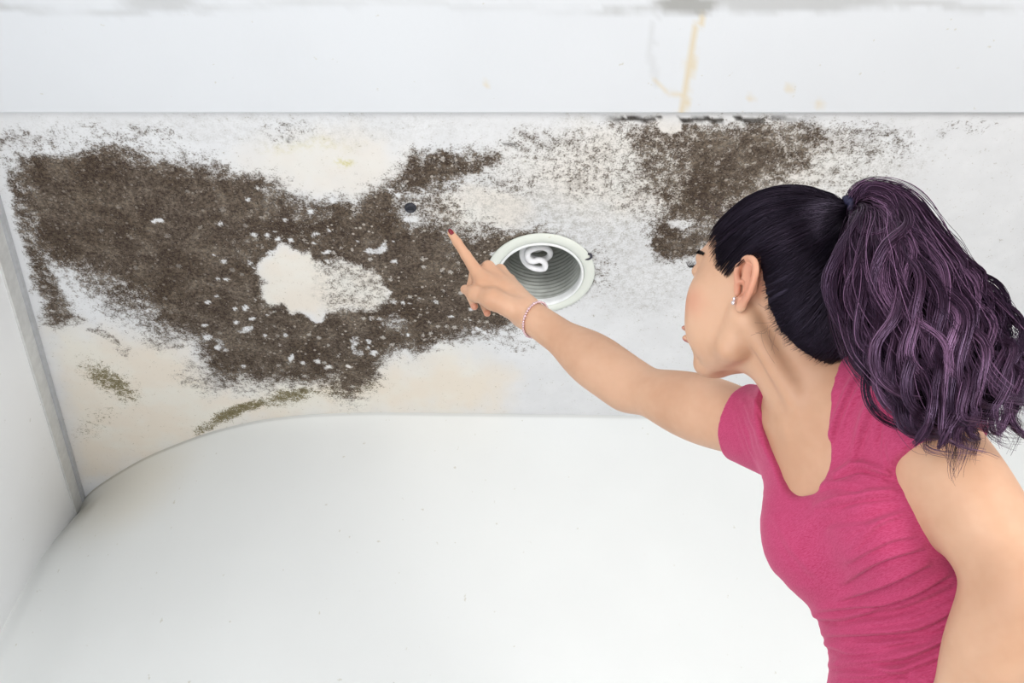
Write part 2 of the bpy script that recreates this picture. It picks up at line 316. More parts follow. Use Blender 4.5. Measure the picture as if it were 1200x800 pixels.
# left wall
A = onceil(98, 592); B = onceil(5, 270); dr = (B - A) / np.linalg.norm(B - A); nrm = np.array([dr[1], -dr[0], 0]);
if nrm[0] < 0: nrm = -nrm
A2 = A - dr * 0.12; B2 = A + dr * 3.0
def wallbox(name, a, b, z0, z1, t0, t1, mat, nseg=60):
    V = []; 
    for i in range(nseg + 1):
        p = a + (b - a) * i / nseg
        for (t, z) in [(t0, z0), (t1, z0), (t1, z1), (t0, z1)]: V.append((p[0] + nrm[0] * t, p[1] + nrm[1] * t, z))
    F = [(i * 4 + j, i * 4 + (j + 1) % 4, (i + 1) * 4 + (j + 1) % 4, (i + 1) * 4 + j) for i in range(nseg) for j in range(4)]
    F += [(0, 3, 2, 1), (nseg * 4, nseg * 4 + 1, nseg * 4 + 2, nseg * 4 + 3)]
    o = newmesh(name, V, F, mat, smooth=False); return o
wl = struct(wallbox('wall_left', A2, B2, 0, ZC, -0.12, 0, M_left)); attr(wl, 'dirt', np.zeros(len(wl.data.vertices))); attr(wl, 'rust', np.zeros(len(wl.data.vertices)))
M_bead = simple('grey_metal_bead', (176, 177, 180), 0.45)
struct(wallbox('trim_2', A - dr * 0.01, B2, ZC - 0.062, ZC - 0.001, 0.0, 0.006, simple('aged_white_bead', (206, 206, 204), 0.5)))
struct(wallbox('trim_3', A - dr * 0.01, B2, ZC - 0.014, ZC - 0.001, 0.006, 0.014, M_bead))
fl = box('floor', (-3.0, -2.5, -0.05), (3.2, 2.7, 0), None); struct(fl)
mf = NT('pale_floor_tile'); br = mf.n('ShaderNodeTexBrick', i_Vector=mf.obj(), offset=0.0); br.inputs['Scale'].default_value = 1.6
for k, c in (('Color1', (205, 202, 196)), ('Color2', (212, 209, 203)), ('Mortar', (150, 147, 142))): br.inputs[k].default_value = lin(c) + (1,)
br.inputs['Mortar Size'].default_value = 0.01; br.inputs['Brick Width'].default_value = 1.0; br.inputs['Row Height'].default_value = 1.0
fl.data.materials.append(mf.out(br.outputs[0], 0.35))

# ------------------------------------------------------------------ recessed downlight
dl = thing('recessed_downlight', 'round white-rimmed recessed ceiling light with a spiral bulb behind the pointing hand', 'ceiling light', tuple(DL))
M_rim = NT('aged_white_rim'); nn = M_rim.noise(26, 4, 0.6)
M_rim = M_rim.out(M_rim.mix(M_rim.math('MULTIPLY', M_rim.step(nn, 0.66, 0.74), 0.7), lin((222, 226, 218)), lin((176, 160, 112))), 0.4)
lathe('trim_ring', [(0.112, 0.004), (0.128, 0.002), (0.1295, -0.001), (0.128, -0.004), (0.118, -0.0065), (0.106, -0.006), (0.1045, -0.004), (0.104, 0.001)], DL, M_rim, dl)
lathe('inner_lip', [(0.104, 0.0), (0.1035, -0.006), (0.101, -0.0085), (0.098, -0.007), (0.0965, 0.0), (0.0965, 0.012)], DL, simple('white_lip', (236, 238, 238), 0.3), dl)
prof = []
for i in range(60):
    z = 0.006 + i * 0.0032; prof.append((0.0985 - 0.10 * max(0, z - 0.13) + (0.0018 if (i // 2) % 2 else 0), z))
prof += [(0.05, 0.20), (0.001, 0.20)]
mc = NT('ribbed_grey_metal'); can = lathe('reflector_can', prof, DL, mc.out(mc.mix(mc.step(mc.noise(20, 4), 0.3, 0.7), lin((170, 173, 168)), lin((200, 203, 198))), 0.42, Metallic=0.25), dl)
bc = DL + np.array([-0.010, -0.016, 0.030])
blb = lathe('spiral_bulb', [(0.0, 0.055), (0.024, 0.055), (0.027, 0.062), (0.027, 0.09), (0.02, 0.105), (0.016, 0.12), (0.016, 0.155), (0.0, 0.155)], bc, simple('white_bulb_housing', (225, 225, 222), 0.35), dl, 40)
pts = []; s0 = 1.0
for s in np.linspace(-4.2, 4.2, 260):
    r = 0.034 * max(-1, min(1, s / s0)); a = 1.55 * abs(s) - 0.6
    if abs(s) < s0: a = 1.55 * abs(s) - 0.6
    z = 0.0 if abs(s) < s0 * 0.9 else (abs(s) - s0 * 0.9) * 0.0165
    pts.append((bc[0] + r * math.cos(a), bc[1] + r * math.sin(a), bc[2] + z))
Vt, Ft = tubes(np.array([pts]), np.full((1, 260), 0.0075), 14)
newmesh('spiral_tube', Vt, Ft, simple('white_glass_tube', (240, 240, 243), 0.15), blb)
hk = onceil(691, 300); M_dark = simple('dark_corroded_metal', (58, 56, 66), 0.5)
cp = [hk + np.array(o) for o in [(-0.014, 0.004, -0.002), (-0.008, 0.005, -0.005), (0.0, 0.003, -0.006), (0.004, -0.003, -0.005), (0.002, -0.008, -0.003), (-0.005, -0.009, -0.002)]]
Vt, Ft = tubes(np.array([spline(cp, 30)]), np.full((1, 30), 0.0026), 8); newmesh('spring_clip', Vt, Ft, M_dark, dl)
hp = onceil(481, 243)
sp = lathe('ceiling_anchor', [(0.0, -0.001), (0.006, -0.001), (0.0085, -0.001), (0.009, -0.006), (0.0115, -0.006), (0.0135, -0.002), (0.0135, 0.004)], hp, simple('black_plastic', (36, 38, 48), 0.4), None, 32)
sp['label'] = 'small round black screw anchor in the dark mould left of the fingertip'; sp['category'] = 'screw anchor'
#PERSON
# ------------------------------------------------------------------ sculpting field (camera-aligned metres, only a modelling frame)
def J(u, v, d): return np.array([(u - 600) / FPX * d, -(v - 400) / FPX * d, d])
def nrmz(a): return a / np.linalg.norm(a)
def smax(a, b, k):
    h = np.clip(0.5 - 0.5 * (b - a) / k, 0, 1); return b * (1 - h) + a * h + k * h * (1 - h)
class Field:
    def __init__(s, ax):
        s.ax = [np.asarray(a, np.float32) for a in ax]; s.D = np.full([len(a) for a in ax], 0.15, np.float32)
    def sub(s, lo, hi, pad):
        sl = []; 
        for a, l, h in zip(s.ax, lo, hi):
            i0 = max(0, np.searchsorted(a, l - pad) - 1); i1 = min(len(a), np.searchsorted(a, h + pad) + 1); sl.append(slice(i0, max(i1, i0 + 1)))
        return tuple(sl), [a[q] for a, q in zip(s.ax, sl)]
    def put(s, fn, lo, hi, k=0.01, mode='+'):
        sl, (x, y, z) = s.sub(lo, hi, k + 0.02)
        b = fn(x[:, None, None], y[None, :, None], z[None, None, :]).astype(np.float32); a = s.D[sl]
        if mode == '-': a = -a
        h = np.clip(0.5 + 0.5 * (b - a) / k, 0, 1); r = b * (1 - h) + a * h - k * h * (1 - h)
        s.D[sl] = r if mode == '+' else -r
    def cone(s, a, b, r1, r2, k=0.012, mode='+', cut=None):
        a = np.array(a, float); b = np.array(b, float); e = b - a; L = e @ e
        def fn(x, y, z):
            t = np.clip(((x - a[0]) * e[0] + (y - a[1]) * e[1] + (z - a[2]) * e[2]) / L, 0, 1)
            d = np.sqrt((x - a[0] - t * e[0]) ** 2 + (y - a[1] - t * e[1]) ** 2 + (z - a[2] - t * e[2]) ** 2) - (r1 + (r2 - r1) * t)
            if cut is not None:
                c, n = cut; d = smax(d, (x - c[0]) * n[0] + (y - c[1]) * n[1] + (z - c[2]) * n[2], 0.004)
            return d
        m = max(r1, r2); s.put(fn, np.minimum(a, b) - m, np.maximum(a, b) + m, k, mode)
    def ell(s, c, r, fr=np.eye(3), k=0.012, mode='+'):
        c = np.array(c, float); r = np.array(r, float); fr = np.array(fr)
        def fn(x, y, z):
            dx, dy, dz = x - c[0], y - c[1], z - c[2]
            q = [(dx * f[0] + dy * f[1] + dz * f[2]) for f in fr]
            k0 = np.sqrt(sum((q[i] / r[i]) ** 2 for i in range(3))) + 1e-6; k1 = np.sqrt(sum((q[i] / r[i] ** 2) ** 2 for i in range(3))) + 1e-6
            return k0 * (k0 - 1) / k1
        R = np.sqrt(((fr * r[:, None]) ** 2).sum(0)); s.put(fn, c - R, c + R, k, mode)
    def mesh(s):
        D = s.D; A = s.ax; ins = D < 0
        cnt = np.zeros([n - 1 for n in D.shape], np.int8)
        for i in (0, 1):
            for j in (0, 1):
                for k in (0, 1): cnt += ins[i:i + D.shape[0] - 1, j:j + D.shape[1] - 1, k:k + D.shape[2] - 1]
        cell = (cnt > 0) & (cnt < 8); C = np.argwhere(cell); idx = np.full(cell.shape, -1, np.int32); idx[tuple(C.T)] = np.arange(len(C))
        acc = np.zeros((len(C), 3)); n = np.zeros(len(C))
        corners = [(i, j, k) for i in (0, 1) for j in (0, 1) for k in (0, 1)]
        for a in corners:
            for ax in range(3):
                if a[ax]: continue
                b = list(a); b[ax] = 1
                ia = C + a; ib = C + b; da = D[tuple(ia.T)]; db = D[tuple(ib.T)]; m = (da < 0) != (db < 0)
                t = np.where(m, da / np.where(m, da - db, 1), 0)
                pa = np.stack([A[q][ia[:, q]] for q in range(3)], 1); pb = np.stack([A[q][ib[:, q]] for q in range(3)], 1)
                acc += np.where(m[:, None], pa + (pb - pa) * t[:, None], 0); n += m
        V = acc / n[:, None]; F = []
        for ax in range(3):
            o1, o2 = [(1, 2), (2, 0), (0, 1)][ax]
            lo = [slice(None)] * 3; hi = [slice(None)] * 3; lo[ax] = slice(0, -1); hi[ax] = slice(1, None)
            a = ins[tuple(lo)]; b = ins[tuple(hi)]; E = np.argwhere(a != b)
            E = E[(E[:, o1] > 0) & (E[:, o2] > 0) & (E[:, o1] < D.shape[o1] - 1) & (E[:, o2] < D.shape[o2] - 1)]
            def g(d1, d2):
                q = E.copy(); q[:, o1] -= d1; q[:, o2] -= d2; return idx[tuple(q.T)]
            Q = np.stack([g(1, 1), g(0, 1), g(0, 0), g(1, 0)], 1); fl = ins[tuple(E.T)]
            Q[~fl] = Q[~fl][:, ::-1]; F.append(Q)
        return V, np.vstack(F)
def axis(lo, hi, coarse, fine, regs):
    out = [lo]
    while out[-1] < hi:
        x = out[-1]; st = coarse
        for a, b in regs:
            if a <= x <= b: st = fine
            elif x < a: st = min(st, max(fine, min(coarse, (a - x) * 0.35 + fine)))
            elif x > b: st = min(st, min(coarse, fine + (x - b) * 0.35))
        out.append(x + st)
    return out
def vnormals(V, F):
    n = np.cross(V[F[:, 2]] - V[F[:, 0]], V[F[:, 3]] - V[F[:, 1]]); N = np.zeros_like(V)
    for i in range(4): np.add.at(N, F[:, i], n)
    return N / (np.linalg.norm(N, axis=1, keepdims=True) + 1e-12)

# ------------------------------------------------------------------ the woman: frames and joints
PSI = math.radians(48); PHI = math.radians(8)
hf = np.array([-math.cos(PSI) * math.cos(PHI), math.sin(PHI), math.sin(PSI) * math.cos(PHI)])
hu = nrmz(np.array([0.10, 1.0, 0.03]) - (np.array([0.10, 1.0, 0.03]) @ hf) * hf); hl = np.cross(hf, hu)
if hl[2] > 0: hl = -hl
HS = 1.04
HO = J(867, 338, 1.005) - hl * 0.068 * HS
def H(f, u, l): return HO + HS * 0.001 * (f * hf + u * hu + l * hl)
HFR = np.array([hf, hu, hl])
N_ = J(972, 470, 1.045); Wc = J(1096, 800, 0.97)
ta = nrmz(N_ - Wc); tf = np.array([-math.cos(math.radians(32)), 0, -math.sin(math.radians(32))]); tf = nrmz(tf - (tf @ ta) * ta)
ts = np.cross(ta, tf)                        # her left, towards the camera
if ts[2] > 0: ts = -ts
TFR = np.array([ts, ta, tf])
SHN = J(1073, 492, 0.935); SHF = J(905, 506, 1.14)       # near and far shoulder joints
ELN = J(1198, 688, 0.825); WRN = J(1114, 850, 0.86)
ELF = J(738, 452, 1.33); WRF = J(617, 367, 1.45)
PEL = J(1085, 960, 0.95)

body = Field([axis(-0.13, 0.66, 0.0034, 0.0016, [(-0.11, 0.03), (0.195, 0.315)]), axis(-0.68, 0.22, 0.0034, 0.0016, [(-0.05, 0.12), (0.12, 0.19)]), axis(0.74, 1.62, 0.0034, 0.0016, [(0.97, 1.12), (1.44, 1.58)])])
def torso(f, o=0.0, kk=0.03):
    ch = N_ + (Wc - N_) * 0.40
    f.ell(ch - tf * 0.006, (0.118 + o, 0.175 + o, 0.088 + o), TFR, kk)
    f.ell(Wc - tf * 0.004, (0.104 + o, 0.13 + o, 0.080 + o), TFR, 0.05)
    mid = (SHN + SHF) / 2
    f.cone(SHN, mid + ta * 0.012, 0.046 + o, 0.060 + o, kk); f.cone(SHF, mid + ta * 0.012, 0.042 + o, 0.060 + o, kk)
    f.cone(N_ + ta * 0.01, SHN + ta * 0.012, 0.040 + o, 0.034 + o, 0.03); f.cone(N_ + ta * 0.01, SHF + ta * 0.01, 0.038 + o, 0.030 + o, 0.03)
    f.ell(ch + ta * 0.02 + tf * 0.052 - ta * 0.035 + ts * 0.052, (0.056 + o, 0.060 + o, 0.052 + o), TFR, 0.03)
    f.ell(ch + ta * 0.02 + tf * 0.047 - ta * 0.035 - ts * 0.046, (0.055 + o, 0.058 + o, 0.052 + o), TFR, 0.03)
    f.ell(PEL, (0.150 + o, 0.13 + o, 0.105 + o), TFR, 0.06)
torso(body)
# neck
body.cone(H(-14, -12, 0), N_ - ta * 0.005, 0.052, 0.054, 0.02)
body.cone(H(8, -45, 0), N_ + tf * 0.018 + ta * 0.01, 0.040, 0.042, 0.02)
body.cone(H(-10, -35, 55), N_ + tf * 0.058 - ta * 0.012 + ts * 0.008, 0.012, 0.009, 0.014)
body.cone(N_ + tf * 0.060 - ta * 0.018 + ts * 0.014, SHN + tf * 0.022 + ta * 0.024, 0.010, 0.010, 0.012)
body.cone(N_ + tf * 0.060 - ta * 0.018 - ts * 0.014, SHF + tf * 0.022 + ta * 0.024, 0.010, 0.010, 0.012)
# arms
def arm(sh, el, wr, k, ru, rf, nearf):
    body.cone(sh, el, ru[0], ru[1], 0.02); body.cone(el, wr, rf[0], rf[2], 0.025)
    body.ell(el + (wr - el) * 0.27, (rf[1], rf[1] * 1.0, 0.075), np.array([nrmz(np.cross(wr - el, [0, 0, 1])), nrmz(np.cross(np.cross(wr - el, [0, 0, 1]), wr - el)), nrmz(wr - el)]), 0.025)
    m = sh + (el - sh) * 0.45
    body.ell(m, (ru[0] * 1.03, ru[0] * 1.0, 0.10), np.array([nrmz(np.cross(el - sh, [0, 0, 1])), nrmz(np.cross(np.cross(el - sh, [0, 0, 1]), el - sh)), nrmz(el - sh)]), 0.02)
arm(SHN, ELN, WRN, 1, (0.045, 0.039), (0.037, 0.040, 0.026), True)
arm(SHF, ELF, WRF, 1, (0.044, 0.034), (0.034, 0.040, 0.026), False)
# near hand resting on the hip (just outside the picture)
hp0 = WRN; kn = J(1075, 920, 0.87)
body.cone(hp0, kn, 0.026, 0.020, 0.02); body.cone(hp0, kn + np.array([0.03, -0.01, 0.02]), 0.022, 0.018, 0.02)
for i in range(4):
    a = kn + np.array([0.012 * i, -0.003 * i, 0.012 * i]); body.cone(a, a + np.array([-0.035, -0.02, 0.01]), 0.0095, 0.0085, 0.004); body.cone(a + np.array([-0.035, -0.02, 0.01]), a + np.array([-0.06, -0.022, 0.035]), 0.0085, 0.0065, 0.004)
# skull and face
EL = lambda c, r, k=0.012, mode='+': body.ell(H(*c), np.array(r) * 0.001 * HS, HFR, k, mode)
CO = lambda a, b, r1, r2, k=0.012, mode='+': body.cone(H(*a), H(*b), r1 * 0.001 * HS, r2 * 0.001 * HS, k, mode)
EL((-9, 44, 0), (81, 73, 71), 0.02); EL((38, 32, 0), (52, 47, 58), 0.025)
EL((36, -8, 0), (48, 66, 58), 0.025)
EL((30, -45, 0), (50, 42, 46), 0.02)
for sgn in (1, -1):
    CO((2, -28, 56 * sgn), (12, -64, 48 * sgn), 11, 11, 0.02); CO((12, -64, 48 * sgn), (60, -89, 14 * sgn), 11, 11, 0.022)
    EL((55, -12, 40 * sgn), (28, 28, 22), 0.02); EL((56, -44, 32 * sgn), (28, 34, 24), 0.022)
    EL((77, 33, 22 * sgn), (11, 9, 24), 0.014)
    EL((90, 18, 31 * sgn), (12, 9, 15), 0.008, '-'); EL((78.5, 17, 31 * sgn), (12, 9.5, 16), 0.005); EL((94, 16, 31 * sgn), (9, 4.0, 12.5), 0.002, '-')
    EL((89, -27, 9 * sgn), (9, 7, 8), 0.005)
EL((71, -90, 0), (15, 14, 20), 0.016)
CO((82, 22, 0), (95, -20, 0), 5.5, 8, 0.012)
EL((79, -55, 0), (18, 26, 28), 0.014)
EL((99.5, -51, 0), (8, 5, 24), 0.006); EL((98, -63, 0), (8, 6, 21), 0.006); EL((106, -57.5, 0), (6, 1.1, 26), 0.003, '-')
EL((90, -76, 0), (7, 5, 16), 0.007, '-')
# near ear and far ear
def ear(sgn):
    def E(f, u, o): f, u = f * .98, u * .88; return H(f - 3, u + 1, sgn * (69 + o + max(0, -f + 6) * 0.30))
    P = [(6, 6, 1), (9, 18, 1), (7, 28, 2), (0, 35, 3), (-10, 36, 4), (-18, 31, 4), (-22, 20, 4), (-21, 8, 4), (-18, -4, 3), (-13, -14, 2), (-7, -22, 1)]
    P = spline([E(*p) for p in P], 26)
    for i in range(25): body.cone(P[i], P[i + 1], 0.0036, 0.0036, 0.0015)
    Q = spline([E(*p) for p in [(2, 24, 0), (-8, 20, 1.5), (-13, 12, 2), (-14, 2, 2), (-10, -8, 1), (-4, -13, 0)]], 14)
    for i in range(13): body.cone(Q[i], Q[i + 1], 0.0030, 0.0030, 0.002)
    body.cone(E(-8, 22, -3), E(-9, 0, -3), 0.0105, 0.010, 0.004)      # shell behind
    body.cone(E(-8, 0, -3), E(-4, -14, -2), 0.007, 0.0055, 0.004)
    body.ell(E(-5, -22, 0.5), (0.0075, 0.008, 0.004), HFR, 0.003)
    body.cone(E(7, 2, -1), E(6, -8, -2), 0.0042, 0.004, 0.002)        # tragus
    body.ell(E(-4, -1, 3.5), (0.0085, 0.0095, 0.0085), HFR, 0.002, '-'); body.ell(E(0, 21, 3.0), (0.0058, 0.011, 0.0075), HFR, 0.002, '-')
    return E
Enear = ear(1); ear(-1)
# pointing right hand
IM, MM, RM, PM = J(559, 319, 1.485), J(572, 313, 1.50), J(586, 317, 1.515), J(597, 328, 1.525)
for q, r in ((IM, .0115), (MM, .0115), (RM, .011), (PM, .0105)): body.cone(WRF + (q - WRF) * 0.05, q, 0.0215, r, 0.010)
body.cone(J(585, 343, 1.475), J(566, 335, 1.482), 0.022, 0.017, 0.012)
def finger(pts, rs, k=0.003):
    for a, b, r1, r2 in zip(pts[:-1], pts[1:], rs[:-1], rs[1:]): body.cone(a, b, r1, r2, k)
finger([IM, J(546, 299, 1.488), J(536, 284, 1.488), J(528.5, 273, 1.488)], [.0112, .0086, .0075, .0060])
finger([MM, J(556, 322, 1.545), J(550, 343, 1.545), J(556, 359, 1.515)], [.0110, .0092, .008, .0062])
finger([RM, J(573, 331, 1.56), J(566, 353, 1.555), J(571, 367, 1.52)], [.0108, .0090, .0078, .0060])
finger([PM, J(588, 343, 1.56), J(583, 360, 1.55), J(588, 366, 1.515)], [.0098, .0078, .0068, .0052])
finger([J(603, 362, 1.435), J(577, 350, 1.445), J(557, 344, 1.462), J(545, 339, 1.478)], [.019, .0165, .0115, .0078], 0.010)
V, F = body.mesh(); NB = vnormals(V, F)
print('body', len(V))
def frac_inside(Pv, c, r, fr):
    q = (Pv - c) @ np.array(fr).T / np.array(r); return 1 - np.sqrt((q ** 2).sum(1))
lip = np.maximum(frac_inside(V, H(101, -51, 0), np.array([12, 6, 27]) * .001 * HS, HFR), frac_inside(V, H(101, -65, 0), np.array([12, 7, 24]) * .001 * HS, HFR))
lip = sm(lip, 0.0, 0.25)
blush = np.maximum(sm(frac_inside(V, H(62, -20, 46), (.035, .03, .04), HFR), 0, 0.9), sm(frac_inside(V, Enear(-8, 8, 2), (.03, .04, .03), HFR), 0, 0.5))
for q in (J(556, 361, 1.515), J(571, 369, 1.52)): blush = np.maximum(blush, 1.6 * sm(frac_inside(V, q, (.011, .011, .012), np.eye(3)), 0, 0.5))

pw = toworld(PEL); person = thing('person', 'woman with a purple-brown ponytail in a pink t-shirt pointing up at the mould', 'person', (float(pw[0]), float(pw[1]), 0))
ms = NT('skin'); s1 = ms.mix(ms.step(ms.noise(9, 4), 0.3, 0.7), lin((194, 150, 121)), lin((208, 167, 139)))
s1 = ms.mix(ms.math('MULTIPLY', ms.at('blush'), 0.55), s1, lin((204, 130, 108)))
s1 = ms.mix(ms.math('MULTIPLY', ms.at('lip'), 0.9), s1, lin((160, 62, 84)))
ms.b.inputs['Subsurface Weight'].default_value = 0.12; ms.b.inputs['Subsurface Radius'].default_value = (1, 0.4, 0.25); ms.b.inputs['Subsurface Scale'].default_value = 0.01
M_skin = ms.out(s1, 0.45, ms.noise(700, 3), 0.08, 0.0006, Specular_IOR_Level=0.35)
bo = newmesh('body', toworld(V), F[:, ::-1] if False else F, M_skin, person)
attr(bo, 'lip', lip); attr(bo, 'blush', np.clip(blush, 0, 1))

# ------------------------------------------------------------------ t-shirt
sh = Field([np.arange(0.20, 0.60, 0.0021), np.arange(-0.56, 0.03, 0.0021), np.arange(0.80, 1.24, 0.0021)])
torso(sh, 0.008)
def sleeve(a, b, L, r0, r1):
    e = nrmz(b - a); sh.cone(a, a + e * (L + 0.03), r0, r1, 0.018, cut=(a + e * L, e))
sleeve(SHN, ELN, 0.040, 0.054, 0.058); sleeve(SHF, ELF, 0.047, 0.051, 0.053)
x, y, z = [a.astype(np.float64) for a in sh.ax]; NC = N_ + tf * 0.03 - ta * 0.01
qx = (x - NC[0])[:, None, None]; qy = (y - NC[1])[None, :, None]; qz = (z - NC[2])[None, None, :]
S_ = qx * ts[0] + qy * ts[1] + qz * ts[2]; A_ = qx * ta[0] + qy * ta[1] + qz * ta[2]; F_ = qx * tf[0] + qy * tf[1] + qz * tf[2]
front = np.clip((F_ + 0.05) / 0.07, 0, 1)
cutA = (-0.085 + 0.125 * np.clip(np.abs(S_ + 0.004) / 0.066, 0, 2) ** 2.8) * front + (0.035 + 0.1 * np.clip(np.abs(S_) / 0.075, 0, 2) ** 3) * (1 - front)
sh.D = smax(sh.D, ((A_ - cutA) * 0.6).astype(np.float32), 0.005)
HEM = Wc - ta * 0.10
sh.D = np.maximum(sh.D, (-((x - HEM[0])[:, None, None] * ta[0] + (y - HEM[1])[None, :, None] * ta[1] + (z - HEM[2])[None, None, :] * ta[2])).astype(np.float32))
del qx, qy, qz, S_, A_, F_, front, cutA
Vs, Fs = sh.mesh(); NS = vnormals(Vs, Fs); Vw = toworld(Vs)
flipS = np.mean(np.einsum('ij,ij->i', NS, Vs - Vs.mean(0))) < 0
if flipS: NS = -NS
uu, vv = px(Vw); facing = sm(-NS[:, 2], -0.5, 0.1)
disp = np.zeros(len(Vs))
def fold(pts, w, a):                          # soft cloth ridge along a line on the visible side
    global disp
    P = spline(pts, 24); d = lined(uu, vv, P); Lx = np.array(pts, float)
    t = np.clip(((uu - Lx[0, 0]) * (Lx[-1] - Lx[0])[0] + (vv - Lx[0, 1]) * (Lx[-1] - Lx[0])[1]) / ((Lx[-1] - Lx[0]) @ (Lx[-1] - Lx[0])), 0, 1)
    P2 = P + np.array([0.25, 1.0]) * w * 1.25; d2 = lined(uu, vv, P2)
    disp += a * 0.0021 * (np.exp(-(d / w) ** 2) - 0.75 * np.exp(-(d2 / (0.55 * w)) ** 2)) * facing * np.sin(np.pi * np.clip(t * 0.9 + 0.05, 0, 1)) ** 0.5
FO = [([(1040, 430), (1015, 490), (1000, 540)], 7, 3), ([(1010, 425), (985, 480), (965, 545)], 5, 2.5), ([(1040, 470), (1030, 520), (1045, 560)], 5, -2.5), ([(1055, 560), (1010, 545), (980, 555)], 5, 3), ([(1065, 575), (1010, 580), (960, 592)], 5, 2.5), ([(1070, 590), (1020, 605), (970, 612)], 7, -2),
      ([(1080, 640), (1030, 655), (990, 680)], 5, 2.4), ([(1085, 660), (1040, 680), (985, 700)], 5, 2.6), ([(1110, 672), (1050, 700), (960, 712)], 5, 2.8), ([(1120, 690), (1060, 716), (970, 728)], 5, -2.4), ([(1130, 705), (1070, 735), (960, 742)], 5, 3), ([(1140, 718), (1080, 752), (975, 760)], 5, -2.2), ([(1120, 740), (1060, 768), (985, 772)], 5, 3), ([(1110, 765), (1040, 788), (985, 790)], 5, 2.4), ([(1125, 735), (1075, 745), (1000, 750)], 4, -2),
      ([(870, 470), (882, 500), (890, 530)], 4, 2), ([(880, 465), (893, 495), (900, 530)], 4, 2), ([(862, 480), (872, 510), (884, 540)], 4, 1.6), ([(890, 460), (903, 490), (906, 520)], 4, -1.5),
      ([(975, 440), (960, 480), (955, 530)], 4, 1.5), ([(1060, 450), (1070, 480), (1060, 520)], 5, 1.5), ([(1000, 560), (960, 600), (930, 640)], 14, 1.6), ([(900, 600), (925, 640), (960, 680)], 10, 1.2), ([(935, 716), (985, 724), (1040, 706)], 5, 2.2), ([(950, 748), (1000, 762), (1060, 752)], 5, 2.4), ([(955, 780), (1010, 778), (1080, 790)], 5, 2.2), ([(1060, 600), (1030, 612), (1000, 640)], 5, 1.8), ([(1075, 625), (1040, 632), (995, 655)], 5, 2), ([(1020, 440), (1000, 470), (985, 510)], 4, 1.6), ([(948, 575), (975, 566), (1010, 570)], 5, 1.4)]
for a in FO: fold(*a)
disp += (fbm(Vs[:, 0] * 28 + Vs[:, 2] * 9, Vs[:, 1] * 60 + Vs[:, 2] * 20, 3, 51) - 0.5) * 0.0025
lines = fbm(Vs[:, 0] * 40, Vs[:, 1] * 260 + Vs[:, 0] * 60, 2, 5)
disp *= sm(lined(uu, vv, [(1075, 490), (1048, 530), (1058, 572), (1078, 620)]), 3, 16) * 0.85 + 0.15
disp = np.maximum(disp, -0.0055)
Vs2 = Vs + NS * disp[:, None]
mt = NT('pink_jersey'); tc = mt.n('ShaderNodeMapping', i_Vector=mt.obj()); tc.inputs['Scale'].default_value = (260, 260, 1500); tc.inputs['Rotation'].default_value = (0.2, 0.5, 0)
hn = mt.noise(1.0, 3, 0.7, vec=tc.outputs[0]); hn2 = mt.noise(900, 2)
cs = mt.mix(mt.step(hn, 0.3, 0.7), lin((170, 52, 92)), lin((188, 76, 116)))
M_shirt = mt.out(cs, 0.85, mt.math('ADD', hn, hn2), 0.12, 0.0006, Specular_IOR_Level=0.2, Sheen_Weight=0.35)
mt.b.inputs['Sheen Tint'].default_value = lin((240, 170, 195)) + (1,)
shirt = newmesh('t_shirt', toworld(Vs2), Fs, M_shirt, person)
shirt['label'] = 'heathered pink short-sleeved scoop-neck t-shirt'
# ------------------------------------------------------------------ hair
def bodyD(Pq):
    ix = [np.clip(np.interp(Pq[..., q], body.ax[q], np.arange(len(body.ax[q]))), 0, len(body.ax[q]) - 1.001) for q in range(3)]
    i = [t.astype(int) for t in ix]; f = [t - j for t, j in zip(ix, i)]; r = 0
    for dx in (0, 1):
        for dy in (0, 1):
            for dz in (0, 1): r = r + body.D[i[0] + dx, i[1] + dy, i[2] + dz] * (f[0] if dx else 1 - f[0]) * (f[1] if dy else 1 - f[1]) * (f[2] if dz else 1 - f[2])
    return r
def snap(P, d):                              # slide a root onto the skin along d
    d = nrmz(d); ss = np.linspace(-0.02, 0.02, 81); q = bodyD(P + d * ss[:, None]); k = np.where(q < 0)[0]
    return P if len(k) == 0 or k[-1] == 80 else P + d * (ss[k[-1]] + 0.0004)
def hairmat(name, c0, c1, c2, rough, sp, tint):
    m = NT(name); t = m.at('tone'); c = m.mix(m.step(t, 0.0, 0.55), lin(c0), lin(c1)); c = m.mix(m.step(t, 0.55, 1.0), c, lin(c2))
    m.b.inputs['Specular Tint'].default_value = tint; return m.out(c, rough, Specular_IOR_Level=sp)
M_hair = hairmat('dark_blue_black_hair', (14, 11, 18), (18, 12, 19), (38, 26, 40), 0.34, 0.38, (0.62, 0.5, 0.75, 1))
M_tail = hairmat('purple_brown_hair', (26, 15, 26), (56, 36, 52), (140, 104, 136), 0.29, 0.6, (0.78, 0.52, 0.92, 1))
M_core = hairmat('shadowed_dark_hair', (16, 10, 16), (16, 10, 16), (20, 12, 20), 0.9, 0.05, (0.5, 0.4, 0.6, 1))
def strands(name, paths, radii, tone, mat, parent, sides=3):
    V, F = tubes(paths, radii, sides); o = newmesh(name, toworld(V), F, mat, parent)
    attr(o, 'tone', np.repeat(np.broadcast_to(tone, np.asarray(radii).shape).ravel() if np.ndim(tone) == 2 else np.repeat(tone, np.asarray(radii).shape[1]), sides)); return o
hc = Field([np.arange(0.15, 0.50, 0.0024), np.arange(-0.12, 0.24, 0.0024), np.arange(0.92, 1.24, 0.0024)])
def hE(c, r, k): hc.ell(H(*c), np.array(r) * 0.001 * HS, HFR, k)
hE((-8, 46, 0), (84, 74, 73), 0.02); hE((38, 34, 0), (53, 48, 59.5), 0.025); hE((-34, 20, 0), (58, 70, 62), 0.03); hE((-32, -25, 0), (46, 48, 50), 0.03)
hE((-48, -34, 0), (50, 44, 44), 0.03)
